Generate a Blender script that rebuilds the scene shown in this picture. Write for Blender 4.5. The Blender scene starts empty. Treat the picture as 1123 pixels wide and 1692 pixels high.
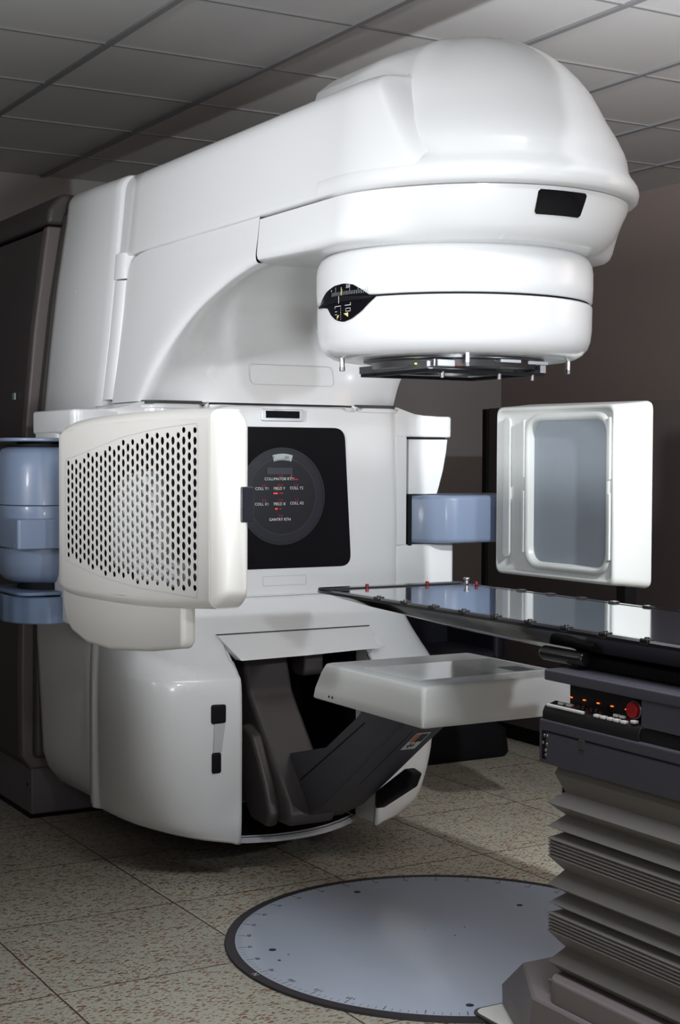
import bpy, bmesh, math, random
from mathutils import Vector, Matrix
import numpy as np
random.seed(4)
C = bpy.context.scene.collection
SC = bpy.context.scene

# ------------------------------------------------------------------ camera
TH, PITCH, ROLL, FPX = .5267, -.036, .0043, 2477.6
CAM = Vector((-2.4826, -3.6169, 1.4168))
fw0 = Vector((math.sin(TH), math.cos(TH), 0)); rt0 = Vector((math.cos(TH), -math.sin(TH), 0)); up0 = Vector((0, 0, 1))
fwd = fw0 * math.cos(PITCH) + up0 * math.sin(PITCH)
upp = up0 * math.cos(PITCH) - fw0 * math.sin(PITCH)
rr = rt0 * math.cos(ROLL) + upp * math.sin(ROLL)
uu = -rt0 * math.sin(ROLL) + upp * math.cos(ROLL)
cd = bpy.data.cameras.new('camera'); cam = bpy.data.objects.new('camera', cd); C.objects.link(cam)
cd.sensor_fit = 'HORIZONTAL'; cd.sensor_width = 36; cd.lens = FPX / 1123 * 36
m = Matrix((rr, uu, -fwd)).transposed().to_4x4(); m.translation = CAM
cam.matrix_world = m; SC.camera = cam

# ------------------------------------------------------------------ world, lights, exposure
W = bpy.data.worlds.new('room_ambient'); SC.world = W; W.use_nodes = True
W.node_tree.nodes['Background'].inputs[0].default_value = (.8, .85, 1, 1)
W.node_tree.nodes['Background'].inputs[1].default_value = .03
SC.view_settings.view_transform = 'Standard'; SC.view_settings.look = 'None'
SC.view_settings.gamma = 1; SC.view_settings.exposure = 0; SC.view_settings.use_curve_mapping = False

def area(name, loc, target, w, h, power, col, spread=180):
    l = bpy.data.lights.new(name, 'AREA'); l.shape = 'RECTANGLE'; l.size = w; l.size_y = h; l.energy = power; l.color = col
    l.spread = math.radians(spread)
    o = bpy.data.objects.new(name, l); C.objects.link(o); o.location = loc
    o.rotation_euler = (Vector(target) - Vector(loc)).to_track_quat('-Z', 'Y').to_euler()
    return o
def spot(name, loc, target, power, col, angle, blend=.3, rad=.06):
    l = bpy.data.lights.new(name, 'SPOT'); l.energy = power; l.color = col; l.spot_size = math.radians(angle); l.spot_blend = blend
    l.shadow_soft_size = rad
    o = bpy.data.objects.new(name, l); C.objects.link(o); o.location = loc
    o.rotation_euler = (Vector(target) - Vector(loc)).to_track_quat('-Z', 'Y').to_euler()
    return o
spot('studio_light_right', (1.2, -3.6, 1.9), (.15, .9, 1.2), 190, (.88, .94, 1), 34, 1, .06)
spot('studio_light_left', (-1.25, -3.75, 2.0), (-.35, .9, 1.5), 165, (.93, .96, 1), 30, 1, .08)
spot('studio_light_side', (-4.4, -.7, 2.1), (-.6, .5, 1.95), 560, (.97, .98, 1), 39, 1, .25)
spot('added_ceiling_edge_spot', (.64, -1.2, 2.15), (3.2, -1.1, 2.25), 155, (.95, .97, 1), 178, .0, .02)  # added spot; its hard cone edge stands in for the arm's ceiling shadow
spot('ceiling_wash', (-1.9, -3.4, 1.2), (-1.0, -.1, 2.98), 320, (.97, .98, 1), 80, 1, .25)
area('soft_fill', (-3.6, -4.6, 2.6), (-.3, .8, .8), 1.5, 1.5, 26, (1, .99, .98))
area('added_floor_fill', (-.6, -1.7, 2.93), (-.6, -1.2, 0), 1.2, .6, 24, (.93, .96, 1), 110)  # added fill from above, brightens the floor and the round plate
area('warm_room_lamp', (2.7, -1.0, 2.6), (2.6, 2.6, .6), 1.8, 1.8, 22, (1, .74, .6))

# ------------------------------------------------------------------ materials
def mat(name, col, rough=.4, metal=0, coat=0, spec=.5, emit=None, es=0, bump=0, bscale=200, trans=0, alpha=1):
    m = bpy.data.materials.new(name); m.use_nodes = True
    nt = m.node_tree; b = nt.nodes['Principled BSDF']
    b.inputs['Base Color'].default_value = (*col, 1); b.inputs['Roughness'].default_value = rough
    b.inputs['Metallic'].default_value = metal; b.inputs['Coat Weight'].default_value = coat
    b.inputs['Coat Roughness'].default_value = .08; b.inputs['Specular IOR Level'].default_value = spec
    if trans: b.inputs['Transmission Weight'].default_value = trans
    if alpha < 1: b.inputs['Alpha'].default_value = alpha
    if emit: b.inputs['Emission Color'].default_value = (*emit, 1); b.inputs['Emission Strength'].default_value = es
    # slight procedural variation of roughness and, when asked, a fine bump
    tc = nt.nodes.new('ShaderNodeTexCoord'); nz = nt.nodes.new('ShaderNodeTexNoise'); nz.inputs['Scale'].default_value = 6
    nt.links.new(tc.outputs['Object'], nz.inputs['Vector'])
    mr = nt.nodes.new('ShaderNodeMapRange'); mr.inputs['To Min'].default_value = max(0, rough * .97); mr.inputs['To Max'].default_value = min(1, rough * 1.03)
    nt.links.new(nz.outputs['Fac'], mr.inputs['Value'])
    if 'floor_plate' not in name: nt.links.new(mr.outputs['Result'], b.inputs['Roughness'])
    if bump:
        n2 = nt.nodes.new('ShaderNodeTexNoise'); n2.inputs['Scale'].default_value = bscale
        bp = nt.nodes.new('ShaderNodeBump'); bp.inputs['Strength'].default_value = bump; bp.inputs['Distance'].default_value = .002
        nt.links.new(tc.outputs['Object'], n2.inputs['Vector']); nt.links.new(n2.outputs['Fac'], bp.inputs['Height']); nt.links.new(bp.outputs['Normal'], b.inputs['Normal'])
    return m
M = {}
M['white'] = mat('white_gloss_cover', (.765, .78, .79), .27, coat=.35)
M['cream'] = mat('cream_white_plastic', (.78, .77, .735), .36, coat=.1)
M['epid'] = mat('pale_grey_plastic', (.66, .68, .67), .35, coat=.15)
M['glass_black'] = mat('black_glass', (.006, .006, .008), .12, spec=.5)
M['black'] = mat('matt_black', (.006, .006, .008), .6, spec=.2)
M['gloss_black'] = mat('gloss_black', (.012, .012, .014), .16, coat=.5)
M['seam'] = mat('dark_seam', (.05, .05, .055), .7)
M['arm_dark'] = mat('dark_grey_arm_plastic', (.062, .054, .054), .40, bump=.15, bscale=400)
M['arm_metal'] = mat('dark_grey_arm_metal', (.055, .053, .062), .5)
M['blue'] = mat('blue_grey_paint', (.205, .265, .385), .38, coat=.1)
M['blue_dark'] = mat('dark_blue_grey_paint', (.15, .21, .33), .5)
M['cab'] = mat('taupe_cabinet_paint', (.07, .060, .060), .45, bump=.1, bscale=500)
M['cab_light'] = mat('taupe_cabinet_edge', (.15, .125, .125), .4)
M['cab_base'] = mat('grey_cabinet_base', (.16, .15, .165), .5)
M['cab_r'] = mat('dark_brown_cabinet', (.06, .047, .045), .5)
M['couch_top'] = mat('glossy_couch_sheet', (.035, .045, .065), .07, coat=.9, spec=.9)
M['console'] = mat('slate_console_paint', (.062, .060, .078), .45, bump=.1, bscale=300)
M['console_black'] = mat('black_console', (.01, .01, .012), .4)
M['bellows'] = mat('grey_bellows_fabric', (.165, .155, .145), .5, bump=.1, bscale=300)
M['base'] = mat('mauve_grey_base_paint', (.20, .17, .175), .45)
M['steel'] = mat('brushed_steel', (.6, .62, .65), .3, 1)
M['dark_steel'] = mat('dark_steel', (.18, .18, .19), .35, 1)
M['disc'] = mat('pale_blue_floor_plate', (.42, .47, .56), .28, coat=.2)
M['rim'] = mat('dark_rubber_rim', (.035, .03, .035), .5)
M['mark'] = mat('dark_mark_paint', (.03, .03, .035), .5)
M['ledwhite'] = mat('white_lettering', (.75, .75, .75), .5)
M['red_led'] = mat('red_led', (.3, .01, .02), .4, emit=(1, .03, .06), es=1.2)
M['red_dim'] = mat('dim_red_led', (.1, .005, .01), .4, emit=(1, .03, .06), es=.18)
M['orange_led'] = mat('orange_led', (.5, .1, .02), .4, emit=(1, .18, .03), es=1.5)
M['green_led'] = mat('green_led', (.2, .5, .02), .4, emit=(.45, 1, .05), es=2.5)
M['yellow'] = mat('pale_yellow_mark', (.8, .65, .25), .5)
M['dial'] = mat('dark_dial_ring', (.020, .021, .030), .25, coat=.3)
M['dial_in'] = mat('dark_dial_face', (.014, .015, .02), .25, coat=.3)
M['dial_lcd'] = mat('grey_readout', (.035, .038, .055), .3)
M['scale'] = mat('pale_scale_strip', (.42, .47, .47), .5)
M['key'] = mat('white_key_plastic', (.75, .75, .75), .4)
M['red'] = mat('red_plastic', (.55, .02, .03), .3, coat=.3)
M['darkred'] = mat('dark_red_plastic', (.25, .01, .02), .25, coat=.5)
M['panel_grey'] = mat('blue_grey_panel_face', (.30, .345, .395), .5)
M['kvd'] = mat('translucent_white_plastic', (.66, .69, .675), .3, coat=.2)
M['orange'] = mat('orange_label', (.55, .16, .04), .5)
M['navy'] = mat('navy_vinyl', (.008, .009, .016), .45)
M['tag'] = mat('pale_tag', (.35, .42, .42), .5)
M['wall'] = mat('taupe_wall_paint', (.30, .245, .225), .8, bump=.05)
M['wall_l'] = mat('grey_wall_paint', (.33, .325, .325), .8, bump=.05)
M['tbar'] = mat('ceiling_grid_metal', (.27, .27, .28), .6)
M['glass_clear'] = mat('clear_sheet', (.60, .64, .65), .12, coat=.1)

def floor_mat():
    m = bpy.data.materials.new('terrazzo_tile'); m.use_nodes = True; nt = m.node_tree; b = nt.nodes['Principled BSDF']
    N = nt.nodes.new; L = nt.links.new
    tc = N('ShaderNodeTexCoord'); mp = N('ShaderNodeMapping'); mp.inputs['Location'].default_value = (1.158, -1.932, 0)
    L(tc.outputs['Object'], mp.inputs['Vector'])
    sx = N('ShaderNodeSeparateXYZ'); L(mp.outputs['Vector'], sx.inputs[0])
    ds = []; cells = []
    nw = N('ShaderNodeTexNoise'); nw.inputs['Scale'].default_value = 9; L(tc.outputs['Object'], nw.inputs['Vector'])
    for ax in 'XY':
        d = N('ShaderNodeMath'); d.operation = 'DIVIDE'; d.inputs[1].default_value = .6; L(sx.outputs[ax], d.inputs[0])
        wob = N('ShaderNodeMath'); wob.operation = 'MULTIPLY_ADD'; wob.inputs[1].default_value = .008; L(nw.outputs['Fac'], wob.inputs[0]); L(d.outputs[0], wob.inputs[2])
        r = N('ShaderNodeMath'); r.operation = 'ROUND'; L(wob.outputs[0], r.inputs[0])
        s = N('ShaderNodeMath'); s.operation = 'SUBTRACT'; L(wob.outputs[0], s.inputs[0]); L(r.outputs[0], s.inputs[1])
        a = N('ShaderNodeMath'); a.operation = 'ABSOLUTE'; L(s.outputs[0], a.inputs[0]); ds.append(a)
        f = N('ShaderNodeMath'); f.operation = 'FLOOR'; L(d.outputs[0], f.inputs[0]); cells.append(f)
    mn = N('ShaderNodeMath'); mn.operation = 'MINIMUM'; L(ds[0].outputs[0], mn.inputs[0]); L(ds[1].outputs[0], mn.inputs[1])
    gr = N('ShaderNodeMapRange'); gr.inputs['From Min'].default_value = .003; gr.inputs['From Max'].default_value = .0065; gr.clamp = True
    L(mn.outputs[0], gr.inputs['Value'])
    # base tone per tile and cloudiness
    cb = N('ShaderNodeCombineXYZ'); L(cells[0].outputs[0], cb.inputs[0]); L(cells[1].outputs[0], cb.inputs[1])
    wn = N('ShaderNodeTexWhiteNoise'); L(cb.outputs[0], wn.inputs['Vector'])
    n1 = N('ShaderNodeTexNoise'); n1.inputs['Scale'].default_value = 4; n1.inputs['Detail'].default_value = 6; L(tc.outputs['Object'], n1.inputs['Vector'])
    ad = N('ShaderNodeMath'); ad.operation = 'MULTIPLY_ADD'; ad.inputs[1].default_value = .4; L(wn.outputs['Value'], ad.inputs[0]); L(n1.outputs['Fac'], ad.inputs[2])
    cr = N('ShaderNodeValToRGB'); L(ad.outputs[0], cr.inputs[0])
    cr.color_ramp.elements[0].position = .3; cr.color_ramp.elements[0].color = (.35, .345, .29, 1)
    cr.color_ramp.elements[1].position = .95; cr.color_ramp.elements[1].color = (.46, .45, .37, 1)
    def chips(scale, thr, cols, rot, prev):
        mp2 = N('ShaderNodeMapping'); mp2.inputs['Rotation'].default_value = (0, 0, rot); mp2.inputs['Scale'].default_value = (1, 2.1, 1)
        nd = N('ShaderNodeTexNoise'); nd.inputs['Scale'].default_value = 40; L(tc.outputs['Object'], nd.inputs['Vector'])
        mixv = N('ShaderNodeMixRGB'); mixv.blend_type = 'ADD'; mixv.inputs[0].default_value = .012; L(tc.outputs['Object'], mixv.inputs[1]); L(nd.outputs['Color'], mixv.inputs[2])
        L(mixv.outputs[0], mp2.inputs['Vector'])
        v = N('ShaderNodeTexVoronoi'); v.inputs['Scale'].default_value = scale; L(mp2.outputs['Vector'], v.inputs['Vector'])
        sp = N('ShaderNodeSeparateColor'); L(v.outputs['Color'], sp.inputs[0])
        # chip size varies per cell
        t = N('ShaderNodeMath'); t.operation = 'MULTIPLY'; t.inputs[1].default_value = thr; L(sp.outputs[0], t.inputs[0])
        lt = N('ShaderNodeMath'); lt.operation = 'LESS_THAN'; L(v.outputs['Distance'], lt.inputs[0]); L(t.outputs[0], lt.inputs[1])
        c2 = N('ShaderNodeValToRGB'); L(sp.outputs[1], c2.inputs[0])
        c2.color_ramp.elements[0].color = (*cols[0], 1); c2.color_ramp.elements[1].color = (*cols[1], 1)
        mx = N('ShaderNodeMixRGB'); L(lt.outputs[0], mx.inputs[0]); L(prev, mx.inputs[1]); L(c2.outputs[0], mx.inputs[2])
        return mx.outputs[0]
    o = chips(52, .56, ((.16, .065, .03), (.28, .16, .09)), .5, cr.outputs[0])
    o = chips(85, .45, ((.13, .085, .055), (.25, .23, .19)), 1.4, o)
    o = chips(70, .30, ((.6, .57, .47), (.24, .17, .10)), 2.5, o)
    mx = N('ShaderNodeMixRGB'); L(gr.outputs[0], mx.inputs[0]); mx.inputs[1].default_value = (.075, .042, .03, 1); L(o, mx.inputs[2])
    L(mx.outputs[0], b.inputs['Base Color']); b.inputs['Roughness'].default_value = .42
    return m
M['floor'] = floor_mat()
def ceil_mat():
    m = bpy.data.materials.new('ceiling_tile'); m.use_nodes = True; nt = m.node_tree; b = nt.nodes['Principled BSDF']
    tc = nt.nodes.new('ShaderNodeTexCoord'); n = nt.nodes.new('ShaderNodeTexNoise'); n.inputs['Scale'].default_value = 180; n.inputs['Detail'].default_value = 4
    nt.links.new(tc.outputs['Object'], n.inputs['Vector'])
    bp = nt.nodes.new('ShaderNodeBump'); bp.inputs['Strength'].default_value = .15; bp.inputs['Distance'].default_value = .002
    nt.links.new(n.outputs['Fac'], bp.inputs['Height']); nt.links.new(bp.outputs['Normal'], b.inputs['Normal'])
    b.inputs['Base Color'].default_value = (.60, .60, .60, 1); b.inputs['Roughness'].default_value = .75
    return m
M['ceiling'] = ceil_mat()

# ------------------------------------------------------------------ mesh helpers
def mk(name, verts, faces, mt, parent=None, label=None, smooth=None, bev=0, seg=3, solid=0, rn=True):
    me = bpy.data.meshes.new(name); me.from_pydata([tuple(v) for v in verts], [], faces); me.update()
    if rn:
        bm = bmesh.new(); bm.from_mesh(me); bmesh.ops.recalc_face_normals(bm, faces=bm.faces); bm.to_mesh(me); bm.free()
    o = bpy.data.objects.new(name, me); C.objects.link(o)
    if mt: me.materials.append(M[mt] if isinstance(mt, str) else mt)
    if parent is not None:
        o.parent = parent
        if parent.type == 'EMPTY': o.matrix_parent_inverse = Matrix.Translation(-Vector(parent.location))
    if label: o['label'] = label
    if solid:
        s = o.modifiers.new('solid', 'SOLIDIFY'); s.thickness = solid; s.offset = -1
    if bev:
        bm = bmesh.new(); bm.from_mesh(me)
        es = [e for e in bm.edges if e.is_manifold and e.calc_face_angle(0) > math.radians(28)]
        bmesh.ops.bevel(bm, geom=es, offset=bev, segments=seg, profile=.5, affect='EDGES', clamp_overlap=True)
        bm.to_mesh(me); bm.free()
        for p in me.polygons: p.use_smooth = True
        me.set_sharp_from_angle(angle=math.radians(60))
        w = o.modifiers.new('wn', 'WEIGHTED_NORMAL'); w.keep_sharp = True
    elif smooth is not None:
        for p in me.polygons: p.use_smooth = True
        me.set_sharp_from_angle(angle=math.radians(smooth))
    return o
def thing(name, label, cat, loc=(0, 0, 0), group=None):
    o = bpy.data.objects.new(name, None); C.objects.link(o); o.location = loc; o.empty_display_size = .1
    o['label'] = label; o['category'] = cat
    if group: o['group'] = group
    return o
def box_vf(x0, x1, y0, y1, z0, z1):
    v = [(x, y, z) for x in (x0, x1) for y in (y0, y1) for z in (z0, z1)]
    f = [(0, 1, 3, 2), (4, 6, 7, 5), (0, 4, 5, 1), (2, 3, 7, 6), (0, 2, 6, 4), (1, 5, 7, 3)]
    return v, f
def box(name, x0, x1, y0, y1, z0, z1, mt, parent=None, bev=0, seg=3, label=None):
    v, f = box_vf(x0, x1, y0, y1, z0, z1)
    return mk(name, v, f, mt, parent, label, bev=bev, seg=seg)
def prism(name, poly, ax, a, b, mt, parent=None, bev=0, seg=3, label=None, smooth=None):
    """poly in the two other axes in xyz order, extruded along ax from a to b"""
    def P(p, t):
        return {'x': (t, p[0], p[1]), 'y': (p[0], t, p[1]), 'z': (p[0], p[1], t)}[ax]
    n = len(poly); v = [P(p, a) for p in poly] + [P(p, b) for p in poly]
    f = [tuple(range(n)), tuple(range(2 * n - 1, n - 1, -1))] + [(i, (i + 1) % n, n + (i + 1) % n, n + i) for i in range(n)]
    return mk(name, v, f, mt, parent, label, bev=bev, seg=seg, smooth=smooth)
def loft(name, loops, mt, parent=None, cap=(True, True), smooth=35, label=None):
    n = len(loops[0]); v = [p for l in loops for p in l]; f = []
    for k in range(len(loops) - 1):
        for i in range(n):
            j = (i + 1) % n; f.append((k * n + i, k * n + j, (k + 1) * n + j, (k + 1) * n + i))
    if cap[0]: f.append(tuple(range(n - 1, -1, -1)))
    if cap[1]: f.append(tuple((len(loops) - 1) * n + i for i in range(n)))
    return mk(name, v, f, mt, parent, label, smooth=smooth)
def cyl(name, c, ax, r, h, mt, parent=None, n=28, bev=0, label=None, r2=None):
    """cylinder starting at c and running h along ax"""
    c = Vector(c); d = {'x': Vector((1, 0, 0)), 'y': Vector((0, 1, 0)), 'z': Vector((0, 0, 1))}[ax] if isinstance(ax, str) else Vector(ax).normalized()
    u = d.orthogonal().normalized(); w = d.cross(u); r2 = r if r2 is None else r2
    v = [c + (u * math.cos(t) + w * math.sin(t)) * r for t in [2 * math.pi * i / n for i in range(n)]]
    v += [c + d * h + (u * math.cos(t) + w * math.sin(t)) * r2 for t in [2 * math.pi * i / n for i in range(n)]]
    f = [tuple(range(n)), tuple(range(2 * n - 1, n - 1, -1))] + [(i, (i + 1) % n, n + (i + 1) % n, n + i) for i in range(n)]
    return mk(name, v, f, mt, parent, label, bev=bev, seg=2, smooth=None if bev else 40)
def rrect(x0, x1, y0, y1, r, n=6):
    """rounded rectangle; r a number or four (x1y1, x0y1, x0y0, x1y0)"""
    if not isinstance(r, (tuple, list)): r = (r,) * 4
    out = []
    for (cx, cy, a, q) in ((x1, y1, 0, r[0]), (x0, y1, 90, r[1]), (x0, y0, 180, r[2]), (x1, y0, 270, r[3])):
        ox = cx - q if cx == x1 else cx + q; oy = cy - q if cy == y1 else cy + q
        for k in range(n + 1):
            t = math.radians(a + 90 * k / n); out.append((ox + q * math.cos(t), oy + q * math.sin(t)))
    return out
def rquad(c, r, n=6):
    """quad corners ccw with rounded corners (quadratic)"""
    out = []
    for i in range(4):
        p = Vector(c[i]); a = Vector(c[i - 1]); b = Vector(c[(i + 1) % 4])
        s = p + (a - p).normalized() * r; e = p + (b - p).normalized() * r
        for k in range(n + 1):
            t = k / n; q = s * (1 - t) ** 2 + p * 2 * t * (1 - t) + e * t * t; out.append((q.x, q.y))
    return out
def crom(P, sub):
    """Catmull-Rom resample of an array (n, ...) along axis 0"""
    P = np.asarray(P, float); n = len(P); out = []
    for i in range(n - 1):
        p1, p2 = P[i], P[i + 1]; p0 = P[i - 1] if i else 2 * p1 - p2; p3 = P[i + 2] if i + 2 < n else 2 * p2 - p1
        for k in range(sub):
            t = k / sub
            out.append(.5 * (2 * p1 + (p2 - p0) * t + (2 * p0 - 5 * p1 + 4 * p2 - p3) * t * t + (3 * p1 - p0 - 3 * p2 + p3) * t ** 3))
    out.append(P[-1]); return np.array(out)
def gridmesh(name, G, mt, parent=None, solid=0, skip=None, sub=(4, 4), smooth=60, label=None, flip=False):
    A = crom(G, sub[0]); A = np.swapaxes(crom(np.swapaxes(A, 0, 1), sub[1]), 0, 1)
    R, Q = A.shape[:2]; v = A.reshape(-1, 3); f = []
    for i in range(R - 1):
        for j in range(Q - 1):
            c = (A[i, j] + A[i + 1, j + 1]) / 2
            if skip and skip(c): continue
            q = (i * Q + j, i * Q + j + 1, (i + 1) * Q + j + 1, (i + 1) * Q + j)
            f.append(q[::-1] if flip else q)
    return mk(name, v, f, mt, parent, label, smooth=smooth, solid=solid, rn=False)
def mirrorx(cols):
    """cols: left half ending at the centre column (x = 0)"""
    return cols + [(-x, y, z) for x, y, z in cols[:-1]][::-1]
def text_mesh(s, size, mt, fn, name, parent, ext=.0004, align='CENTER', label=None):
    """mesh lettering; fn maps a local (x, y) to a world point"""
    cu = bpy.data.curves.new('t', 'FONT'); cu.body = s; cu.size = size; cu.align_x = align; cu.align_y = 'CENTER'; cu.resolution_u = 3
    t = bpy.data.objects.new('t', cu); C.objects.link(t); dg = bpy.context.evaluated_depsgraph_get()
    me = bpy.data.meshes.new_from_object(t.evaluated_get(dg)); bpy.data.objects.remove(t)
    v = [fn(p.co.x, p.co.y) for p in me.vertices]; f = [tuple(p.vertices) for p in me.polygons]
    return mk(name, v, f, mt, parent, label, rn=False)
def merge(name, parts, mt, parent=None, label=None, bev=0):
    """several (verts, faces) of ONE part into one mesh"""
    V = []; F = []
    for v, f in parts:
        k = len(V); V += list(v); F += [tuple(i + k for i in q) for q in f]
    return mk(name, V, F, mt, parent, label, bev=bev, seg=2)

# ------------------------------------------------------------------ room
def struct(o): o['kind'] = 'structure'; return o
XL, XR, YF, YB, CZ = -5.0, 3.49, -5.5, 4.52, 2.985
struct(mk('floor', [(XL, YF, 0), (XR, YF, 0), (XR, YB, 0), (XL, YB, 0)], [(0, 1, 2, 3)], 'floor'))
struct(mk('ceiling', [(XL, YF, CZ), (XL, YB, CZ), (XR, YB, CZ), (XR, YF, CZ)], [(0, 1, 2, 3)], 'ceiling'))
struct(box('wall_back', XL, XR, YB, YB + .1, 0, CZ, 'wall_l'))
struct(box('wall_right', XR, XR + .1, YF, YB + .1, 0, CZ, 'wall'))
struct(box('wall_left', XL - .1, XL, YF, YB + .1, 0, CZ, 'wall'))
struct(box('wall_front', XL - .1, XR + .1, YF - .1, YF, 0, CZ, 'wall'))
bars = []
x = -1.0354
while x > XL: x -= .6755
x += .6755
while x < XR:
    bars.append(box_vf(x - .013, x + .013, YF, YB, CZ - .010, CZ + .001)); x += .6755
y = 1.106
while y > YF: y -= .6947
y += .6947
while y < YB:
    bars.append(box_vf(XL, XR, y - .008, y + .008, CZ - .006, CZ + .001)); y += .6947
struct(merge('trim_1', bars, 'tbar'))
struct(box('baseboard_right', XR - .012, XR, YF, YB, 0, .09, 'cab_r', bev=.003))

# ------------------------------------------------------------------ floor turntable
tt = thing('floor_turntable', 'large round pale blue-grey metal plate set in the terrazzo floor with a dark rim', 'floor plate', (0, 0, 0))
def circ(r, z, n=120, cx=0, cy=0): return [(cx + r * math.cos(2 * math.pi * i / n), cy + r * math.sin(2 * math.pi * i / n), z) for i in range(n)]
loft('rim', [circ(.662, .001), circ(.660, .007), circ(.632, .008), circ(.632, .001)], 'rim', tt, (False, False), 30, 'dark rubber rim ring')
loft('plate', [circ(.631, .001), circ(.631, .0075), circ(.629, .008)], 'disc', tt, (False, True), 30)
tk = []
for i in range(360):
    if i % 2: continue
    a = math.radians(i); l = .016 if i % 10 else .026; r1 = .627; r0 = r1 - l; w = .0007 if i % 10 else .0012
    d = Vector((math.cos(a), math.sin(a), 0)); n = Vector((-d.y, d.x, 0)) * w; z = Vector((0, 0, .0084))
    if 4 < i < 150 and i % 10: l = 0.008; r0 = r1 - l
    tk.append(([d * r0 - n + z, d * r1 - n + z, d * r1 + n + z, d * r0 + n + z], [(0, 1, 2, 3)]))
o = merge('degree_ticks', tk, 'mark', tt)
for i in range(0, 360, 10):
    a = math.radians(i); d = Vector((math.cos(a), math.sin(a), 0)); tn = Vector((d.y, -d.x, 0)); ctr = d * .590 + Vector((0, 0, .0085))
    if 210 < i < 350: continue
    val = int((i - 90) % 360); val = val if val <= 180 else 360 - val
    text_mesh(str(val), .019, 'mark', (lambda x, y, c=ctr, d=d, tn=tn: c + tn * x * 1 + d * y), 'degree_number', tt)
for (x, y, r) in ((-.51, .149, .011), (-.005, .522, .011), (-.269, -.487, .011), (.368, .147, .010), (-.535, .06, .005), (.09, .05, .003), (.02, .0, .003), (-.03, .09, .002), (-.49, .09, .003)):
    cyl('fixing_hole', (x, y, .0078), 'z', r, .0008, 'mark', tt, 16)
text_mesh('N', .05, 'ledwhite', lambda x, y: Vector((-.648 + y * .5, -.012 - x * .5, .0095)), 'pointer_mark', tt)

# ------------------------------------------------------------------ left equipment stand (dark cabinet the machine turns on)
st = thing('machine_stand', 'tall dark taupe cabinet on a grey plinth at the left edge behind the white machine', 'cabinet', (-.1, 3.2, 0))
prof = [(.20, -.600), (.24, -.637), (.55, -.640), (.84, -.636), (1.2, -.630), (1.545, -.618), (1.9, -.585), (2.23, -.541), (2.30, -.53)]
def stand_poly(off=0, ztop=None):
    l = [(x + off, z) for z, x in prof]; return l + [(-x, z) for x, z in l[::-1]]
def prism_smooth(name, poly, y0, y1, mt, parent, label=None, bev=.02, lab=None):
    return prism(name, poly, 'y', y0, y1, mt, parent, bev=bev, label=label)
prism('door', stand_poly(0), 'y', 2.33 - .28, 4.3, 'cab', st, bev=.006)
prism('door_edge', [(-.6, .2), (-.638, .25), (-.640, .6), (-.636, .84), (-.631, 1.2), (-.619, 1.545), (-.586, 1.9), (-.541, 2.23), (-.53, 2.31), (-.42, 2.31), (-.48, 1.5), (-.5, .8), (-.5, .2)], 'y', 2.0, 2.052, 'cab_light', st, bev=.01, label='lighter taupe front edge of the cabinet side')
prism('top_cap', [(-.535, 2.318), (-.525, 2.38), (-.47, 2.44), (.47, 2.44), (.525, 2.38), (.535, 2.318)], 'y', 2.0, 4.32, 'cab', st, bev=.02)
prism('inner_frame', [(-.60, .25), (-.595, 1.2), (-.575, 1.6), (-.53, 2.0), (-.49, 2.25), (-.47, 2.36), (.47, 2.36), (.58, 1.6), (.6, .25)], 'y', 1.952, 2.0, 'cab', st, bev=.015)
box('plinth', -.592, .592, 2.03, 4.28, .012, .235, 'cab_base', st, bev=.008, label='grey plinth with two small bolt holes')
box('floor_gasket', -.597, .597, 2.025, 4.285, 0, .013, 'black', st)
for z in (.197, .125): cyl('bolt_hole', (-.592, 2.075, z), (-1, 0, 0), .007, .0015, 'black', st, 14)
box('handle', -.646, -.628, 2.19, 2.345, 1.083, 1.138, 'black', st, bev=.012, label='black recessed door handle')
box('sticker', -.6185, -.612, 2.142, 2.168, 1.641, 1.667, 'tag', st, label='small pale square sticker')

# ------------------------------------------------------------------ linear accelerator
L = thing('linear_accelerator', 'large white medical radiotherapy machine with overhanging arm and rounded treatment head', 'medical machine', (0, 1.5, 0))
# rear cover: sections in XZ at a given y
Z_ = [.15, .25, .75, 1.3, 1.58, 1.84, 2.05, 2.36]
W145 = [.50, .556, .567, .552, .531, .499, .478, .450]; W195 = [.515, .590, .617, .606, .586, .560, .535, .486]
def rsec(y, d=0):
    t = (y - 1.45) / .5; l = []
    zz = np.linspace(.17, 2.37, 40)
    for z in zz:
        w = np.interp(z, Z_, [a + (b - a) * t for a, b in zip(W145, W195)]) - d
        l.append((-w, z))
    w = -l[-1][0]
    for k in range(1, 7):
        a = math.radians(90 * k / 6); l.append((-w + .055 * (1 - math.cos(a)), 2.37 + (.062 - d) * math.sin(a)))
    top = [(-w * .6, 2.437 - d), (0, 2.44 - d)]
    bot = [(-.48 + d, .145 + d), (-.42, .13 + d), (-.2, .105 + d), (0, .1 + d)]
    left = bot[::-1] + l + top[:1]
    full = left + [(0, 2.44 - d)] + [(-x, z) for x, z in left[1:][::-1]]
    return [(x, y, z) for x, z in full]
loft('rear_cover', [rsec(1.448, .03), rsec(1.450, .004), rsec(1.46, 0), rsec(1.5, 0), rsec(1.7, 0), rsec(1.88, 0), rsec(1.915, .006), rsec(1.935, .02), rsec(1.945, .05)], 'white', L, smooth=50)
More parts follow.
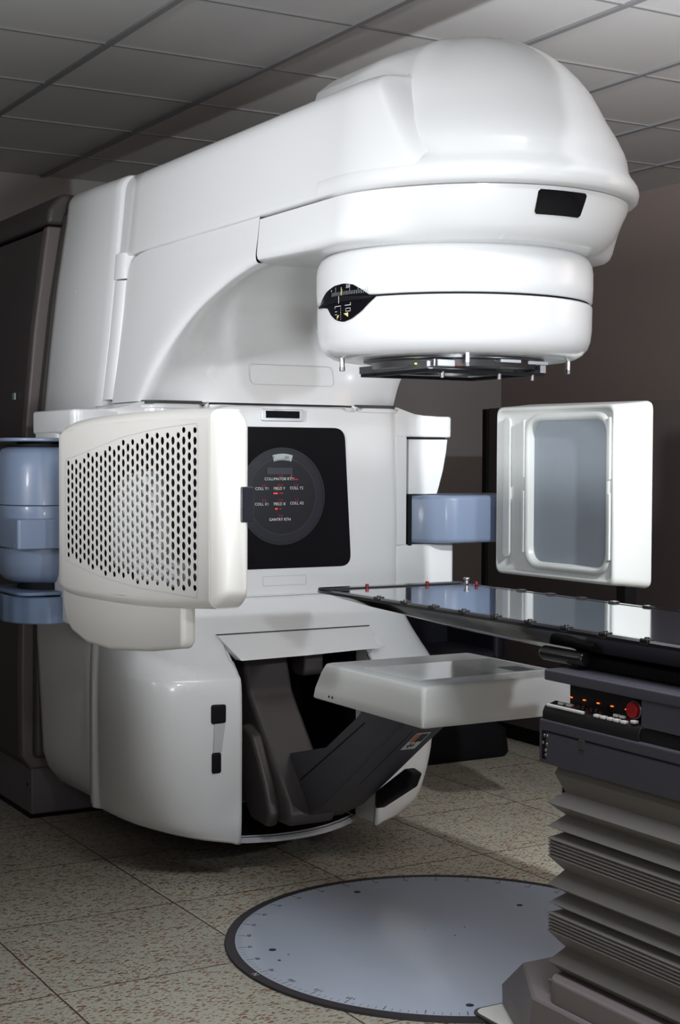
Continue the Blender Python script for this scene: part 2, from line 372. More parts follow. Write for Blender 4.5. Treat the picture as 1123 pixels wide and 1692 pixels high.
# raised side strips between rear cover and front covers
def strip(s, z0, z1, name, extra=.006, y0=1.365, y1=1.452):
    zs = np.linspace(z0, z1, 14); loops = []
    for z in zs:
        w = np.interp(z, Z_, W145) - extra
        loops.append([(s * .36, y1, z), (s * w, y1, z), (s * w, y0 + .03, z), (s * (w - .012), y0 + .01, z), (s * (w - .035), y0, z), (s * .36, y0, z)])
    return loft(name, loops, 'white', L, smooth=40)
for s in (-1, 1):
    strip(s, 1.62, 2.042, 'side_strip'); strip(s, 2.048, 2.14, 'side_strip', .002)
# upper inner shell with the arched hollow
O_ = [(1.372, 1.606), (1.372, 1.75), (1.372, 1.90), (1.372, 2.03), (1.30, 2.118), (1.0, 2.128), (.6, 2.128), (.356, 2.128)]
E_ = [(1.13, 1.606), (1.055, 1.70), (.93, 1.80), (.77, 1.885), (.58, 1.948), (.46, 1.976), (.40, 1.987), (.356, 1.992)]
C_ = [(1.062, 1.606), (1.085, 1.70), (1.12, 1.81), (1.11, 1.92), (.98, 2.005), (.68, 2.045), (.45, 2.045), (.25, 2.03)]
G = []
for (oy, oz), (ey, ez), (cy, cz) in zip(O_, E_, C_):
    def X(z): return np.interp(z, [1.6, 1.85, 2.13], [.515, .478, .450])
    cols = [(-X(oz), oy, oz), (-X((oz + ez) / 2) - .001, oy * .5 + ey * .5, oz * .5 + ez * .5), (-X(ez), ey * .86 + oy * .14, ez * .86 + oz * .14), (-X(ez) + .008, ey * .98 + oy * .02, ez)]
    for u in (.94, .86, .68, .45, .22, 0):
        g = min(1, (1 - u) / .62); g = g * g * (3 - 2 * g)
        cols.append((-(X(ez)) * u, ey + (cy - ey) * g - .006, ez + (cz - ez) * g))
    G.append(mirrorx(cols))
gridmesh('inner_shell', G, 'white', L, sub=(6, 4), smooth=75)
prism('shell_seam', rrect(-.505, .505, 1.075, 1.44, .06), 'z', 1.596, 1.610, 'seam', L, label='dark horizontal gap line')
# embossed outline plate on the hollow's back wall
def frame_strip(name, x0, x1, z0, z1, y0f, w, mt, parent, r=.02, label=None, tilt=0):
    a = rrect(x0, x1, z0, z1, r); b = rrect(x0 + w, x1 - w, z0 + w, z1 - w, max(r - w, .001)); n = len(a)
    v = [(x, y0f(z), z) for x, z in a] + [(x, y0f(z), z) for x, z in b]
    return mk(name, v, [(i, (i + 1) % n, n + (i + 1) % n, n + i) for i in range(n)], mt, parent, label)
M['emboss'] = mat('embossed_edge', (.52, .53, .55), .4)
frame_strip('embossed_plate', -.122, .218, 1.672, 1.746, lambda z: 1.0535 + (z - 1.606) * .255, .0022, 'emboss', L, label='thin rounded outline pressed in the white shell')

# arm cover (upper): stacked plan outlines that wrap round the head and end in a rounded ridge
def arm_plan(z, g=0):
    w = .457 - (z - 2.13) * .10 - g; pl = np.interp(z, [2.13, 2.16, 2.22, 2.33, 2.41], [-.93, -.96, -1.05, -1.18, -1.26]) - g * .3
    rd = np.interp(z, [2.13, 2.2, 2.3, 2.4, 2.44], [.44, .425, .39, .335, .31])
    L_ = arm_half(z, w, pl, rd); R_ = arm_half(z, w, pl - .16, rd)
    return [(x, y, z) for x, y in L_ + [(-x, y) for x, y in R_[::-1]]]
def arm_half(z, w, pe, rd):
    half = [(-w * .55, 1.448), (-w + .03, 1.448), (-w + .004, 1.446), (-w, 1.44), (-w, 1.3), (-w, 1.0), (-w, .7), (-w, .4), (-w, .15), (-w, 0), (-w, -.08)]
    q = 2 / 2.15
    for k in range(12):
        ph = -1.571 + (pe + 1.571) * k / 11; half.append((-w * abs(math.sin(ph)), -.1 - w * abs(math.cos(ph))))
    for dp, fr in ((.012, .03), (.026, .10), (.05, .28), (.085, .60), (.12, .92), (.15, 1.15)):
        ph = pe + dp; dr = (w - rd) * fr; half.append((-(w - dr) * abs(math.sin(ph)), -.1 - (w - dr) * abs(math.cos(ph))))
    return half
AZ = [(2.128, .03), (2.129, .006), (2.134, .001), (2.142, 0), (2.18, 0), (2.22, 0), (2.27, 0), (2.32, 0), (2.36, 0), (2.378, .001), (2.395, .005), (2.410, .013), (2.421, .023), (2.429, .036), (2.432, .05), (2.436, .15), (2.438, .25)]
loft('arm_cover', [arm_plan(z, g) for z, g in AZ], 'white', L, smooth=60)
# head dome
def hr(ph, A, B):
    t = min(1, max(0, (abs(ph) - .95) / .62)); t = t * t * (3 - 2 * t); return B + (A - B) * t
def stad(a, b, yb, z, n=44, yc=-.1):
    pts = []; pc = float(np.interp(z, [2.21, 2.30, 2.39, 2.47, 2.59], [.86, 1.0, 1.1, 1.16, 1.2]))
    ts = list(np.linspace(-math.pi / 2, -pc, 10)) + list(np.linspace(-pc, pc + .2, 40))[1:] + list(np.linspace(pc + .2, math.pi / 2, 7))[1:]
    for t in ts:
        q = pc if t < 0 else pc + .2; r = hr(t, a, b)
        if z > 2.205 and abs(t) > q + 1e-6:             # creased corners of the raised hood
            rc = hr(q, a, b); f = (abs(t) - q) / (math.pi / 2 - q); sg = math.copysign(1, t); dep = min(1, (z - 2.205) / .06)
            x0, y0 = rc * math.sin(q), yc - rc * math.cos(q); x1, y1 = a - .045 * dep * min(1, a / .35), yc + .10
            pts.append((sg * (x0 + (x1 - x0) * f), y0 + (y1 - y0) * f, z))
        else: pts.append((r * math.sin(t), yc - r * math.cos(t), z))
    if z > 2.205: a -= .045 * min(1, (z - 2.205) / .06) * min(1, a / .35)
    return pts + [(a, yb, z), (a * .8, yb + .02, z), (0, yb + .025, z), (-a * .8, yb + .02, z), (-a, yb, z)]
DL = [(2.122, .43, .43, .0), (2.124, .446, .446, .0), (2.132, .455, .455, .0), (2.150, .458, .459, .0), (2.168, .456, .455, .0), (2.180, .450, .447, .0), (2.193, .441, .437, .0), (2.208, .434, .430, .0), (2.24, .428, .425, .1), (2.26, .421, .418, .2), (2.28, .411, .408, .3),
      (2.30, .401, .398, .38), (2.34, .384, .373, .38), (2.38, .370, .352, .38), (2.42, .355, .330, .38), (2.46, .335, .299, .32), (2.50, .325, .260, .31), (2.53, .292, .220, .27), (2.55, .252, .187, .22), (2.57, .190, .142, .15), (2.58, .13, .11, .10), (2.588, .07, .06, .05), (2.590, .02, .02, .0)]
loft('head_dome', [stad(a, b, yb, z) for z, a, b, yb in DL], 'white', L, smooth=60)
# lower head shell
HL = [(2.120, .451, .430), (2.10, .453, .425), (2.06, .457, .406), (2.03, .460, .389), (2.015, .461, .376), (2.003, .458, .362), (1.994, .448, .348), (1.990, .43, .335)]
loft('head_shell', [stad(a, b, .3545, z) for z, a, b in HL], 'white', L, smooth=50)
def shellpt(ph, z, off):
    zs = [h[0] for h in HL[::-1]]; A = np.interp(z, zs, [h[1] for h in HL[::-1]]) + off; B = np.interp(z, zs, [h[2] for h in HL[::-1]]) + off
    r = hr(ph, A, B); return (r * math.sin(ph), -.1 - r * math.cos(ph), z)
def patch(name, fn, outline, mt, parent, label=None, nu=24, solid=0, smooth=50):
    """fill outline (list of (u,v), convex in v for each u) mapped through fn"""
    us = [p[0] for p in outline]; u0, u1 = min(us), max(us); rows = []
    n = len(outline)
    for k in range(nu + 1):
        u = u0 + (u1 - u0) * (k + (.02 if k == 0 else -.02 if k == nu else 0)) / nu; vs = []
        for i in range(n):
            a, b = outline[i], outline[(i + 1) % n]
            if (a[0] - u) * (b[0] - u) <= 0 and a[0] != b[0]: vs.append(a[1] + (b[1] - a[1]) * (u - a[0]) / (b[0] - a[0]))
        rows.append([fn(u, min(vs) + (max(vs) - min(vs)) * j / 4) for j in range(5)])
    v = [p for r in rows for p in r]; f = []
    for k in range(nu):
        for j in range(4): f.append((k * 5 + j, (k + 1) * 5 + j, (k + 1) * 5 + j + 1, k * 5 + j + 1))
    return mk(name, v, f, mt, parent, label, smooth=smooth, rn=False)
patch('head_window', lambda u, v: shellpt(u, v, .0025), rrect(-.225, .137, 2.050, 2.110, .008), 'glass_black', L, 'black rounded rectangular window on the treatment head')

# collimator rings
def ring(r, z, n=96, p=2.0): return [(r * math.sin(2 * math.pi * i / n), -r * math.cos(2 * math.pi * i / n), z) for i in range(n)]
loft('collimator_collar', [ring(.36, 1.858), ring(.394, 1.859), ring(.397, 1.862), ring(.399, 1.90), ring(.399, 1.94), ring(.396, 1.962), ring(.388, 1.978), ring(.374, 1.99), ring(.34, 1.996)], 'white', L, smooth=50)
loft('collimator_gap', [ring(.387, 1.845), ring(.387, 1.862)], 'black', L, (False, False), 60)
loft('collimator_cover', [ring(.30, 1.700), ring(.335, 1.700), ring(.352, 1.704), ring(.370, 1.714), ring(.384, 1.730), ring(.392, 1.75), ring(.396, 1.78), ring(.397, 1.84), ring(.396, 1.849), ring(.390, 1.853), ring(.36, 1.853)], 'white', L, smooth=50)
def rp(off): return lambda u, v: ((.3985 + off) * math.sin(u), -(.3985 + off) * math.cos(u), v)
eye = [(-1.86, 1.842), (-1.80, 1.862), (-1.70, 1.881), (-1.58, 1.893), (-1.46, 1.896), (-1.36, 1.890), (-1.27, 1.873), (-1.20, 1.856), (-1.15, 1.8515), (-1.20, 1.838), (-1.28, 1.814), (-1.37, 1.797), (-1.46, 1.790), (-1.55, 1.797), (-1.62, 1.812), (-1.68, 1.834), (-1.76, 1.838)]
ey = patch('scale_window', rp(.001), eye, 'glass_black', L, 'black almond-shaped opening with white angle scale')
band = patch('pointer_band', rp(.004), [(-1.86, 1.838), (-1.86, 1.845), (-1.5, 1.862), (-1.16, 1.853), (-1.2, 1.848), (-1.5, 1.846)], 'black', L)
def rq(u0, u1, v0, v1, off=.0025): f = rp(off); return ([f(u0, v0), f(u1, v0), f(u1, v1), f(u0, v1)], [(0, 1, 2, 3)])
tks = []
for k in range(-8, 16):
    u = -1.47 + k * .0165 * 1.0; h = .010 if k % 5 else .016
    if u < -1.22: tks.append(rq(u - .0016, u + .0016, 1.864, 1.864 + h))
merge('scale_ticks', tks, 'scale', L)
merge('zero_tick', [rq(-1.485, -1.478, 1.864, 1.886)], 'yellow', L, 'yellow zero mark')
merge('pointer_line', [rq(-1.503, -1.497, 1.842, 1.862, .0055)], 'ledwhite', L, 'white pointer line')
f6 = rp(.003)
text_mesh('350', .012, 'ledwhite', lambda x, y: f6(-1.405 + x / .4, 1.8855 + y), 'scale_number', L)
text_mesh('5', .008, 'ledwhite', lambda x, y: f6(-1.55 + x / .4, 1.884 + y), 'scale_number', L)
text_mesh('10', .007, 'ledwhite', lambda x, y: f6(-1.61 + x / .4, 1.880 + y), 'scale_number', L)
f7 = rp(.002)
merge('bracket_lines', [rq(-1.56, -1.38, 1.8345, 1.836), rq(-1.561, -1.557, 1.829, 1.836), rq(-1.382, -1.378, 1.834, 1.842)] + [rq(-1.488, -1.485, 1.797 + i * .006, 1.800 + i * .006) for i in range(6)] + [rq(-1.56, -1.53, 1.820, 1.8212), rq(-1.56, -1.53, 1.812, 1.8132), rq(-1.43, -1.38, 1.826, 1.8272), rq(-1.43, -1.38, 1.818, 1.8192), rq(-1.43, -1.427, 1.818, 1.827), rq(-1.383, -1.38, 1.818, 1.827)], 'ledwhite', L)
a1 = [f7(-1.535, 1.798), f7(-1.535, 1.809), f7(-1.505, 1.811)]; a2 = [f7(-1.455, 1.813), f7(-1.405, 1.803), f7(-1.405, 1.815)]
for q in (a1, a2): mk('yellow_arrow', q, [(0, 1, 2)], 'yellow', L, 'small yellow triangle mark')

# accessory mount under the collimator
mt_ = loft('accessory_mount', [ring(.262, 1.702), ring(.262, 1.694), ring(.24, 1.690), ring(.235, 1.672), ring(.215, 1.668), ring(.19, 1.668), ring(.19, 1.70)], 'dark_steel', L, (False, False), 40, 'dark metal mounting ring under the head')
loft('aperture', [ring(.19, 1.697), ring(.1, 1.698)], 'black', L, (False, True), 40)
def framevf(x0, x1, y0, y1, z0, z1, w):
    p = []
    for (a, b, c, d) in ((x0, x1, y0, y0 + w), (x0, x1, y1 - w, y1), (x0, x0 + w, y0 + w, y1 - w), (x1 - w, x1, y0 + w, y1 - w)): p.append(box_vf(a, b, c, d, z0, z1))
    return p
merge('accessory_tray_frame', framevf(-.2, .2, -.17, .19, 1.655, 1.664, .03), 'black', L, 'thin black square tray frame')
for x0 in (-.205, .185): box('tray_rail', x0, x0 + .02, -.17, .19, 1.664, 1.685, 'steel', L)
box('latch_block', -.2, -.13, -.20, -.165, 1.668, 1.690, 'steel', L, bev=.003)
box('latch_button', -.128, -.10, -.20, -.17, 1.670, 1.688, 'red', L, bev=.003, label='red latch button')
f8 = lambda u, v: (.236 * math.sin(u), -.236 * math.cos(u), v)
patch('indicator_panel', f8, rrect(-1.18, -.98, 1.6745, 1.687, .001), 'black', L)
f9 = lambda u, v: (.2375 * math.sin(u), -.2375 * math.cos(u), v)
patch('green_indicator', f9, rrect(-1.07, -1.0, 1.677, 1.6845, .001), 'green_led', L, 'small lit green indicator')
for a in (-105, -28, 62, 150):
    a = math.radians(a); p = (.335 * math.sin(a), -.335 * math.cos(a))
    b = cyl('locking_pin', (p[0], p[1], 1.672), 'z', .007, .03, 'steel', L, 16, .001)
    cyl('pin_tip', (p[0], p[1], 1.664), 'z', .008, .012, 'dark_steel', b, 16, .001)
for x, y in ((-.15, -.165), (.16, -.165), (.04, -.17)): cyl('tray_stud', (x, y, 1.640), 'z', .006, .018, 'dark_steel', L, 14, .001)
box('mount_clip', -.02, .05, -.258, -.235, 1.683, 1.691, 'steel', L)
box('mount_clip', .1, .17, -.225, -.2, 1.683, 1.692, 'steel', L)

# ---- front covers of the body
def cover(name, rows, skip=None, solid=.015, sub=(6, 4)):
    G = [mirrorx(r) for r in rows]
    return gridmesh(name, G, 'white', L, solid=solid, skip=skip, sub=sub, smooth=75)
def row(z, pts, xs=(-.265, -.15, 0)):
    """pts left half polyline (x,y[,z]); centre columns continue at the last y"""
    r = [(p[0], p[1], p[2] if len(p) > 2 else z) for p in pts]; last = r[-1]
    return r + [(-.15, last[1], last[2]), (0, last[1], last[2])]
mid = []
for z, d in ((.936, 0), (.94, 0), (1.05, 0), (1.2, 0), (1.35, .003), (1.5, .008), (1.59, .013), (1.596, .014)):
    x = -d
    mid.append(row(z, [(-.548 - x, 1.44), (-.545 - x, 1.36), (-.538 - x, 1.24), (-.524 - x, 1.14), (-.488 - x, 1.082), (-.43 - x, 1.065), (-.31, 1.062), (-.27, 1.062)]))
cover('front_cover', mid)
low = [
 row(.11, [(-.565, 1.452, .175), (-0.566, 1.415, .175), (-0.581, 1.395, .175), (-0.582, 1.375, .175), (-0.569, 1.35, .175), (-.570, 1.33, .178), (-.568, 1.19, .180), (-.542, 1.06, .175), (-.475, .945, .162), (-.39, .885, .145), (-.30, .855, .13), (-.265, .85, .122)]),
 row(.20, [(-.567, 1.452, .22), (-0.568, 1.415, .22), (-0.583, 1.395, .22), (-0.584, 1.375, .22), (-0.571, 1.35, .22), (-.577, 1.32, .22), (-.580, 1.16, .22), (-.560, 1.03, .22), (-.498, .922, .21), (-.40, .87, .20), (-.30, .848, .19), (-.265, .842, .18)]),
 row(.36, [(-.568, 1.452), (-0.569, 1.415), (-0.584, 1.395), (-0.585, 1.375), (-0.572, 1.35), (-.588, 1.31), (-.598, 1.13), (-.583, .995), (-.525, .905), (-.41, .862), (-.30, .845), (-.265, .84)]),
 row(.56, [(-.568, 1.452), (-0.569, 1.415), (-0.584, 1.395), (-0.585, 1.375), (-0.572, 1.35), (-.590, 1.31), (-.600, 1.12), (-.588, .985), (-.532, .90), (-.41, .862), (-.30, .845), (-.265, .84)]),
 row(.665, [(-.567, 1.452), (-0.568, 1.415), (-0.583, 1.395), (-0.584, 1.375), (-0.571, 1.35), (-.588, 1.31), (-.598, 1.12), (-.586, .99), (-.530, .905), (-.41, .866), (-.30, .850), (-.265, .846)]),
 row(.695, [(-.566, 1.452), (-0.567, 1.415), (-0.582, 1.395), (-0.583, 1.375), (-0.570, 1.35), (-.587, 1.31), (-.596, 1.13), (-.582, 1.00), (-.522, .92), (-.405, .884), (-.30, .872), (-.265, .868)]),
 row(.74, [(-.564, 1.452), (-0.565, 1.415), (-0.580, 1.395), (-0.581, 1.375), (-0.568, 1.35), (-.583, 1.31), (-.589, 1.15), (-.570, 1.035), (-.508, .965), (-.40, .928), (-.30, .918), (-.265, .915)]),
 row(.80, [(-.561, 1.452), (-0.562, 1.415), (-0.577, 1.395), (-0.578, 1.375), (-0.565, 1.35), (-.575, 1.32), (-.574, 1.18), (-.552, 1.08), (-.495, 1.01), (-.40, .975), (-.30, .962), (-.27, .96)]),
 row(.86, [(-.558, 1.452), (-0.559, 1.415), (-0.574, 1.395), (-0.575, 1.375), (-0.562, 1.35), (-.563, 1.33), (-.558, 1.21), (-.536, 1.115), (-.488, 1.05), (-.41, 1.022), (-.30, 1.015), (-.27, 1.013)]),
 row(.915, [(-.553, 1.448), (-0.554, 1.415), (-0.569, 1.395), (-0.570, 1.375), (-0.557, 1.35), (-.551, 1.34), (-.544, 1.23), (-.527, 1.14), (-.488, 1.083), (-.42, 1.06), (-.30, 1.055), (-.27, 1.054)]),
 row(.930, [(-.551, 1.444), (-0.552, 1.415), (-0.567, 1.395), (-0.568, 1.375), (-0.555, 1.35), (-.548, 1.34), (-.541, 1.24), (-.525, 1.142), (-.488, 1.085), (-.43, 1.066), (-.31, 1.062), (-.27, 1.062)]),
]
cover('lower_cover', low, skip=lambda c: abs(c[0]) < .264 + max(0, c[2] - .70) * .22 and c[2] < .815)
prism('cover_seam', [(-.53, 1.2), (-.515, 1.15), (-.48, 1.095), (-.4, 1.072), (.4, 1.072), (.48, 1.095), (.515, 1.15), (.53, 1.2), (.53, 1.4), (-.53, 1.4)], 'z', .925, .942, 'seam', L, label='thin dark gap line between covers')
frame_strip('embossed_plate', -.075, .10, .965, 1.000, lambda z: 1.0605, .002, 'emboss', L, .006, label='faint embossed rectangle below the black window')
# pocket interior
box('pocket_back', -.5, .5, 1.38, 1.40, .13, .92, 'black', L)
box('pocket_ceiling', -.4, .4, 1.07, 1.38, .84, .86, 'black', L)
for s in (-1, 1):
    prism('pocket_jamb', [(.853, .13), (.853, .66), (.90, .72), (.99, .80), (.99, .13)], 'x', s * .266, s * .28, 'white', L)
    prism('pocket_side', [(.99, .13), (.99, .82), (1.2, .85), (1.38, .85), (1.38, .14)], 'x', s * .264, s * .28, 'black', L)
lip = [(x, float(np.interp(x, [-.265, -.2, -.12, -.05, .02, .10, .18, .265], [.93, .902, .880, .876, .884, .906, .945, 1.0]))) for x in np.linspace(-.265, .265, 19)]
prism('pocket_floor', lip + [(.265, 1.38), (-.265, 1.38)], 'z', .118, .128, 'black', L)
n = len(lip); lv = []
for x, y in lip: lv += [(x, y - .012, .110), (x, y - .012, .120), (x, y + .01, .131), (x, y + .01, .108)]
lf = []
for i in range(n - 1):
    for j in range(4): lf.append((i * 4 + j, i * 4 + (j + 1) % 4, (i + 1) * 4 + (j + 1) % 4, (i + 1) * 4 + j))
mk('pocket_lip', lv, lf, 'emboss', L, 'thin pale curved lip at the bottom of the arm pocket', smooth=40)
# flap over the pocket
fl = [(-.300, .958, .815), (.300, .958, .815), (.325, .885, .752), (.298, .884, .742), (.22, .876, .744), (0, .868, .739), (-.25, .874, .735)]
mk('pocket_flap', fl + [(x, y + .05, z - .002) for x, y, z in fl], [(0, 1, 2, 3, 4, 5, 6), (13, 12, 11, 10, 9, 8, 7)] + [(i, (i + 1) % 7, 7 + (i + 1) % 7, 7 + i) for i in range(7)], 'white', L, 'slanted white flap above the dark pocket', bev=.003)
mk('flap_gap', [(-.306, .962, .819), (.306, .962, .819), (.300, .958, .815), (-.300, .958, .815)], [(0, 1, 2, 3)], 'seam', L)
# two dark handle slots with a channel on the left lower cover
for nm, z0, z1, x0, x1 in (('upper_slot', .535, .600, -.372, -.318), ('lower_slot', .370, .440, -.370, -.336)):
    box(nm, x0, x1, .845, .870, z0, z1, 'black', L, bev=.008, label='black rounded slot on the lower cover')
prism('slot_channel', [(-.362, .536), (-.322, .536), (-.336, .44), (-.366, .44)], 'y', .8465, .87, 'emboss', L, bev=.002, label='shallow channel joining the two slots')

# black display window
wq = rquad([(-.254, 1.5245), (-.284, 1.026), (.284, 1.026), (.254, 1.5245)], .045, 8)
prism('display_window', wq, 'y', 1.0585, 1.065, 'glass_black', L, label='large black glass window')
def disc_y(name, x, z, r0, r1, y, mt, parent, n=72, label=None, th=.001):
    o0 = [(x + r1 * math.cos(2 * math.pi * i / n), y, z + r1 * math.sin(2 * math.pi * i / n)) for i in range(n)]
    if r0 == 0: return mk(name, o0 + [(a, b + th, c) for a, b, c in o0], [tuple(range(n))] + [(i, (i + 1) % n, n + (i + 1) % n, n + i) for i in range(n)], mt, parent, label)
    i0 = [(x + r0 * math.cos(2 * math.pi * i / n), y, z + r0 * math.sin(2 * math.pi * i / n)) for i in range(n)]
    return mk(name, o0 + i0, [(i, (i + 1) % n, n + (i + 1) % n, n + i) for i in range(n)], mt, parent, label)
DX, DZ = 0.0, 1.281
dl = disc_y('dial', DX, DZ, 0, .172, 1.0575, 'dial', L, label='round dark dial with red readouts')
disc_y('dial_face', DX, DZ, 0, .134, 1.0567, 'dial_in', dl)
disc_y('dial_ring', DX, DZ, .163, .166, 1.0568, 'dial_in', dl)
disc_y('dial_ring', DX, DZ, .134, .136, 1.0564, 'dial_lcd', dl)
ang = [math.radians(a) for a in np.linspace(106, 74, 12)]
sv = [(DX + .148 * math.cos(a), 1.0562, DZ - .01 + .148 * math.sin(a) + .012) for a in ang] + [(DX + .125 * math.cos(a), 1.0562, DZ - .01 + .125 * math.sin(a) + .012) for a in ang]
mk('scale_arc', sv, [(i, i + 1, 13 + i, 12 + i) for i in range(11)], 'scale', dl, 'pale curved degree scale')
FY = 1.0552
def ft(s, x, z, size, mt='ledwhite'): return text_mesh(s, size, mt, lambda a, b: (x + a, FY, z + b), 'lettering', dl)
def zz(py): return DZ + (820 - py) / 476
def xx(px): return (px - 465) / 385
ft('10', xx(450), zz(755), .012, 'mark'); ft('350', xx(471), zz(755), .012, 'mark')
merge('scale_arc_ticks', [([(x, FY, DZ + .127 - abs(x) * .15), (x + .0015, FY, DZ + .127 - abs(x) * .15), (x + .0015, FY, DZ + .133 - abs(x) * .15), (x, FY, DZ + .133 - abs(x) * .15)], [(0, 1, 2, 3)]) for x in np.linspace(-.03, .028, 11)], 'mark', dl)
merge('readout', [([(xx(441), FY, zz(783)), (xx(480), FY, zz(783)), (xx(480), FY, zz(772)), (xx(441), FY, zz(772))], [(0, 1, 2, 3)])], 'dial_lcd', dl, 'unlit grey readout')
ft('COLLIMATOR RTN', xx(460), zz(791), .0138); ft('COLL Y1', xx(433.5), zz(807), .0138); ft('FIELD Y', xx(460), zz(807), .0138); ft('COLL Y2', xx(486.5), zz(806.5), .0138)
ft('COLL X1', xx(433.5), zz(833), .0138); ft('FIELD X', xx(460.5), zz(833), .0138); ft('COLL X2', xx(487), zz(832), .0138); ft('GANTRY RTN', xx(461), zz(859), .0138)
def seg(px, py, s, mt='red_led', size=.013): text_mesh(s, size, mt, lambda a, b: (xx(px) + a, FY, zz(py) + b), 'red_digits', dl, label='red lit digits')
for px, py, s in ((462, 786, '0.0'), (436, 802, '0.0'), (461, 802, '20.0'), (486, 802, '0.0'), (437, 827, '0.2'), (462, 827, '5.0'), (487, 827, '2.3'), (462, 853, '0.0')): seg(px, py, s, 'red_dim')
seg(478.5, 786, 'I', 'red_led', .014)
for a, b, c, h, mt_n in ((451, 815, 457.5, 1.1, 'red_led'), (453.5, 841, 457.5, 1.1, 'red_led'), (460, 815, 466, 1, 'red_dim'), (460, 841, 463, 1, 'red_dim'), (478, 791.8, 489, 1, 'red_dim')):
    mk('bar_lamp', [(xx(a), FY, zz(b + h)), (xx(c), FY, zz(b + h)), (xx(c), FY, zz(b - h)), (xx(a), FY, zz(b - h))], [(0, 1, 2, 3)], mt_n, dl, 'short bright red lamp bar' if mt_n == 'red_led' else 'dim red lamp bar')
# small readout bar above
prism('readout_bezel', rrect(-.083, .083, 1.545, 1.588, .006), 'y', 1.055, 1.066, 'steel', L, bev=.002, label='silver bezel round a slim black readout')
prism('slim_readout', rrect(-.068, .066, 1.556, 1.581, .003), 'y', 1.053, 1.06, 'glass_black', L)

# ---- side wings that carry the imaging arms
for s in (-1, 1):
    w = [(s * x, y) for x, y in ((.505, 1.14), (.56, 1.115), (.735, 1.10), (.752, 1.108), (.760, 1.13), (.760, 1.50), (.50, 1.50))]
    up = prism('arm_mount_housing', w, 'z', 1.495, 1.575, 'white', L, bev=.014, seg=4)
    # shoulder fairing rising to the body
    fr = [(s * x, z) for x, z in ((.50, 1.606), (.515, 1.604), (.535, 1.598), (.56, 1.590), (.59, 1.582), (.63, 1.577), (.70, 1.5745), (.735, 1.574), (.735, 1.50), (.50, 1.50))]
    prism('shoulder_fairing', fr, 'y', 1.112, 1.48, 'white', L, smooth=40)
    w2 = [(s * .505, 1.10), (s * .545, 1.10), (s * .545, 1.30), (s * .5, 1.5)]
    prism('mount_column', [(s * .49, 1.09), (s * .553, 1.105), (s * .553, 1.48), (s * .49, 1.48)], 'z', 1.09, 1.50, 'white', L, bev=.008)
    w3 = [(s * x, y) for x, y in ((.50, 1.10), (.56, 1.10), (.755, 1.10), (.772, 1.12), (.772, 1.50), (.50, 1.50))]
    prism('mount_base', w3, 'z', .86, 1.095, 'white', L, bev=.012, seg=4)
    # tapered nose under the shoulder
    nv = []
    for (xo, z) in ((.744, 1.488), (.738, 1.44), (.724, 1.37), (.706, 1.31), (.697, 1.283)):
        nv.append([(s * .565, 1.115, z), (s * (xo - .01), 1.108, z), (s * xo, 1.12, z), (s * xo, 1.46, z), (s * .565, 1.46, z)])
    loft('tapered_block', nv, 'white', L, smooth=30)
    for a_, b_ in ((.5, .757),): prism('rear_block', rrect(min(s * a_, s * b_), max(s * a_, s * b_), 1.26, 1.495, .02), 'z', 1.279, 1.50, 'white', L, smooth=40)
    box('housing_gap', min(s * .56, s * .725), max(s * .56, s * .725), 1.1065, 1.2, 1.489, 1.4965, 'black', L)

# ---- right imaging arm (blue) and detector panel
A = loft('right_imaging_arm', [[(x, y, z) for y, z in rrect(ya, yb, 1.098 + d, 1.278 - d, .018)] for x, ya, yb, d in ((.571, 1.112, 1.43, .002), (.60, 1.098, 1.43, 0), (.64, 1.072, 1.43, 0), (.675, 1.040, 1.42, 0), (.705, 1.022, 1.42, 0), (.73, 1.018, 1.42, 0), (.9, 1.02, 1.40, 0), (1.0, 1.02, 1.38, 0), (1.10, 1.02, 1.36, 0))], 'blue', L, smooth=45, label='blue-grey horizontal arm on the right')
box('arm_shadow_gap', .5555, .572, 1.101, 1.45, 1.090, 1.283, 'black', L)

KX = .87
def kv_loop(x, g, r=.03, rr=6): return [(x, y, z) for y, z in rquad([(.310 - g, .992 - g), (.977 + g, .992 - g), (.977 + g, 1.604 + g), (.310 - g, 1.598 + g)], r, rr)]
WIN = [(.350, 1.040), (.780, 1.040), (.780, 1.555), (.350, 1.555)]
def win_loop(x, g, r=.06): 
    c = [(WIN[0][0] - g, WIN[0][1] - g), (WIN[1][0] + g, WIN[1][1] - g), (WIN[2][0] + g, WIN[2][1] + g), (WIN[3][0] - g, WIN[3][1] + g)]
    return [(x, y, z) for y, z in rquad(c, r + g, 6)]
D = loft('detector_housing', [win_loop(KX + .028, -.004), win_loop(KX + .004, 0), win_loop(KX, .003), win_loop(KX - .004, .010), win_loop(KX - .002, .020), win_loop(KX + .006, .026), kv_loop(KX + .006, -.012, .03), kv_loop(KX + .001, -.008), kv_loop(KX, -.002), kv_loop(KX + .004, .003), kv_loop(KX + .012, .006), kv_loop(KX + .06, .010), kv_loop(KX + .15, .020), kv_loop(KX + .158, .018), kv_loop(KX + .16, .0)], 'kvd', L, (False, True), 50, 'white plastic detector housing with rounded window')
prism('detector_face', [(y, z) for _, y, z in win_loop(0, -.002)], 'x', KX + .024, KX + .03, 'panel_grey', L, label='blue-grey flat detector face')
for y0 in (.322, .800):
    for z0, z1 in ((1.07, 1.30), (1.345, 1.56)):
        prism('grip_rib', rrect(y0, y0 + .014, z0, z1, .006), 'x', KX - .006, KX + .012, 'kvd', L, bev=.003)
prism('side_bead', rrect(.890, .930, 1.05, 1.57, .02), 'x', KX - .004, KX + .012, 'kvd', L, bev=.006)

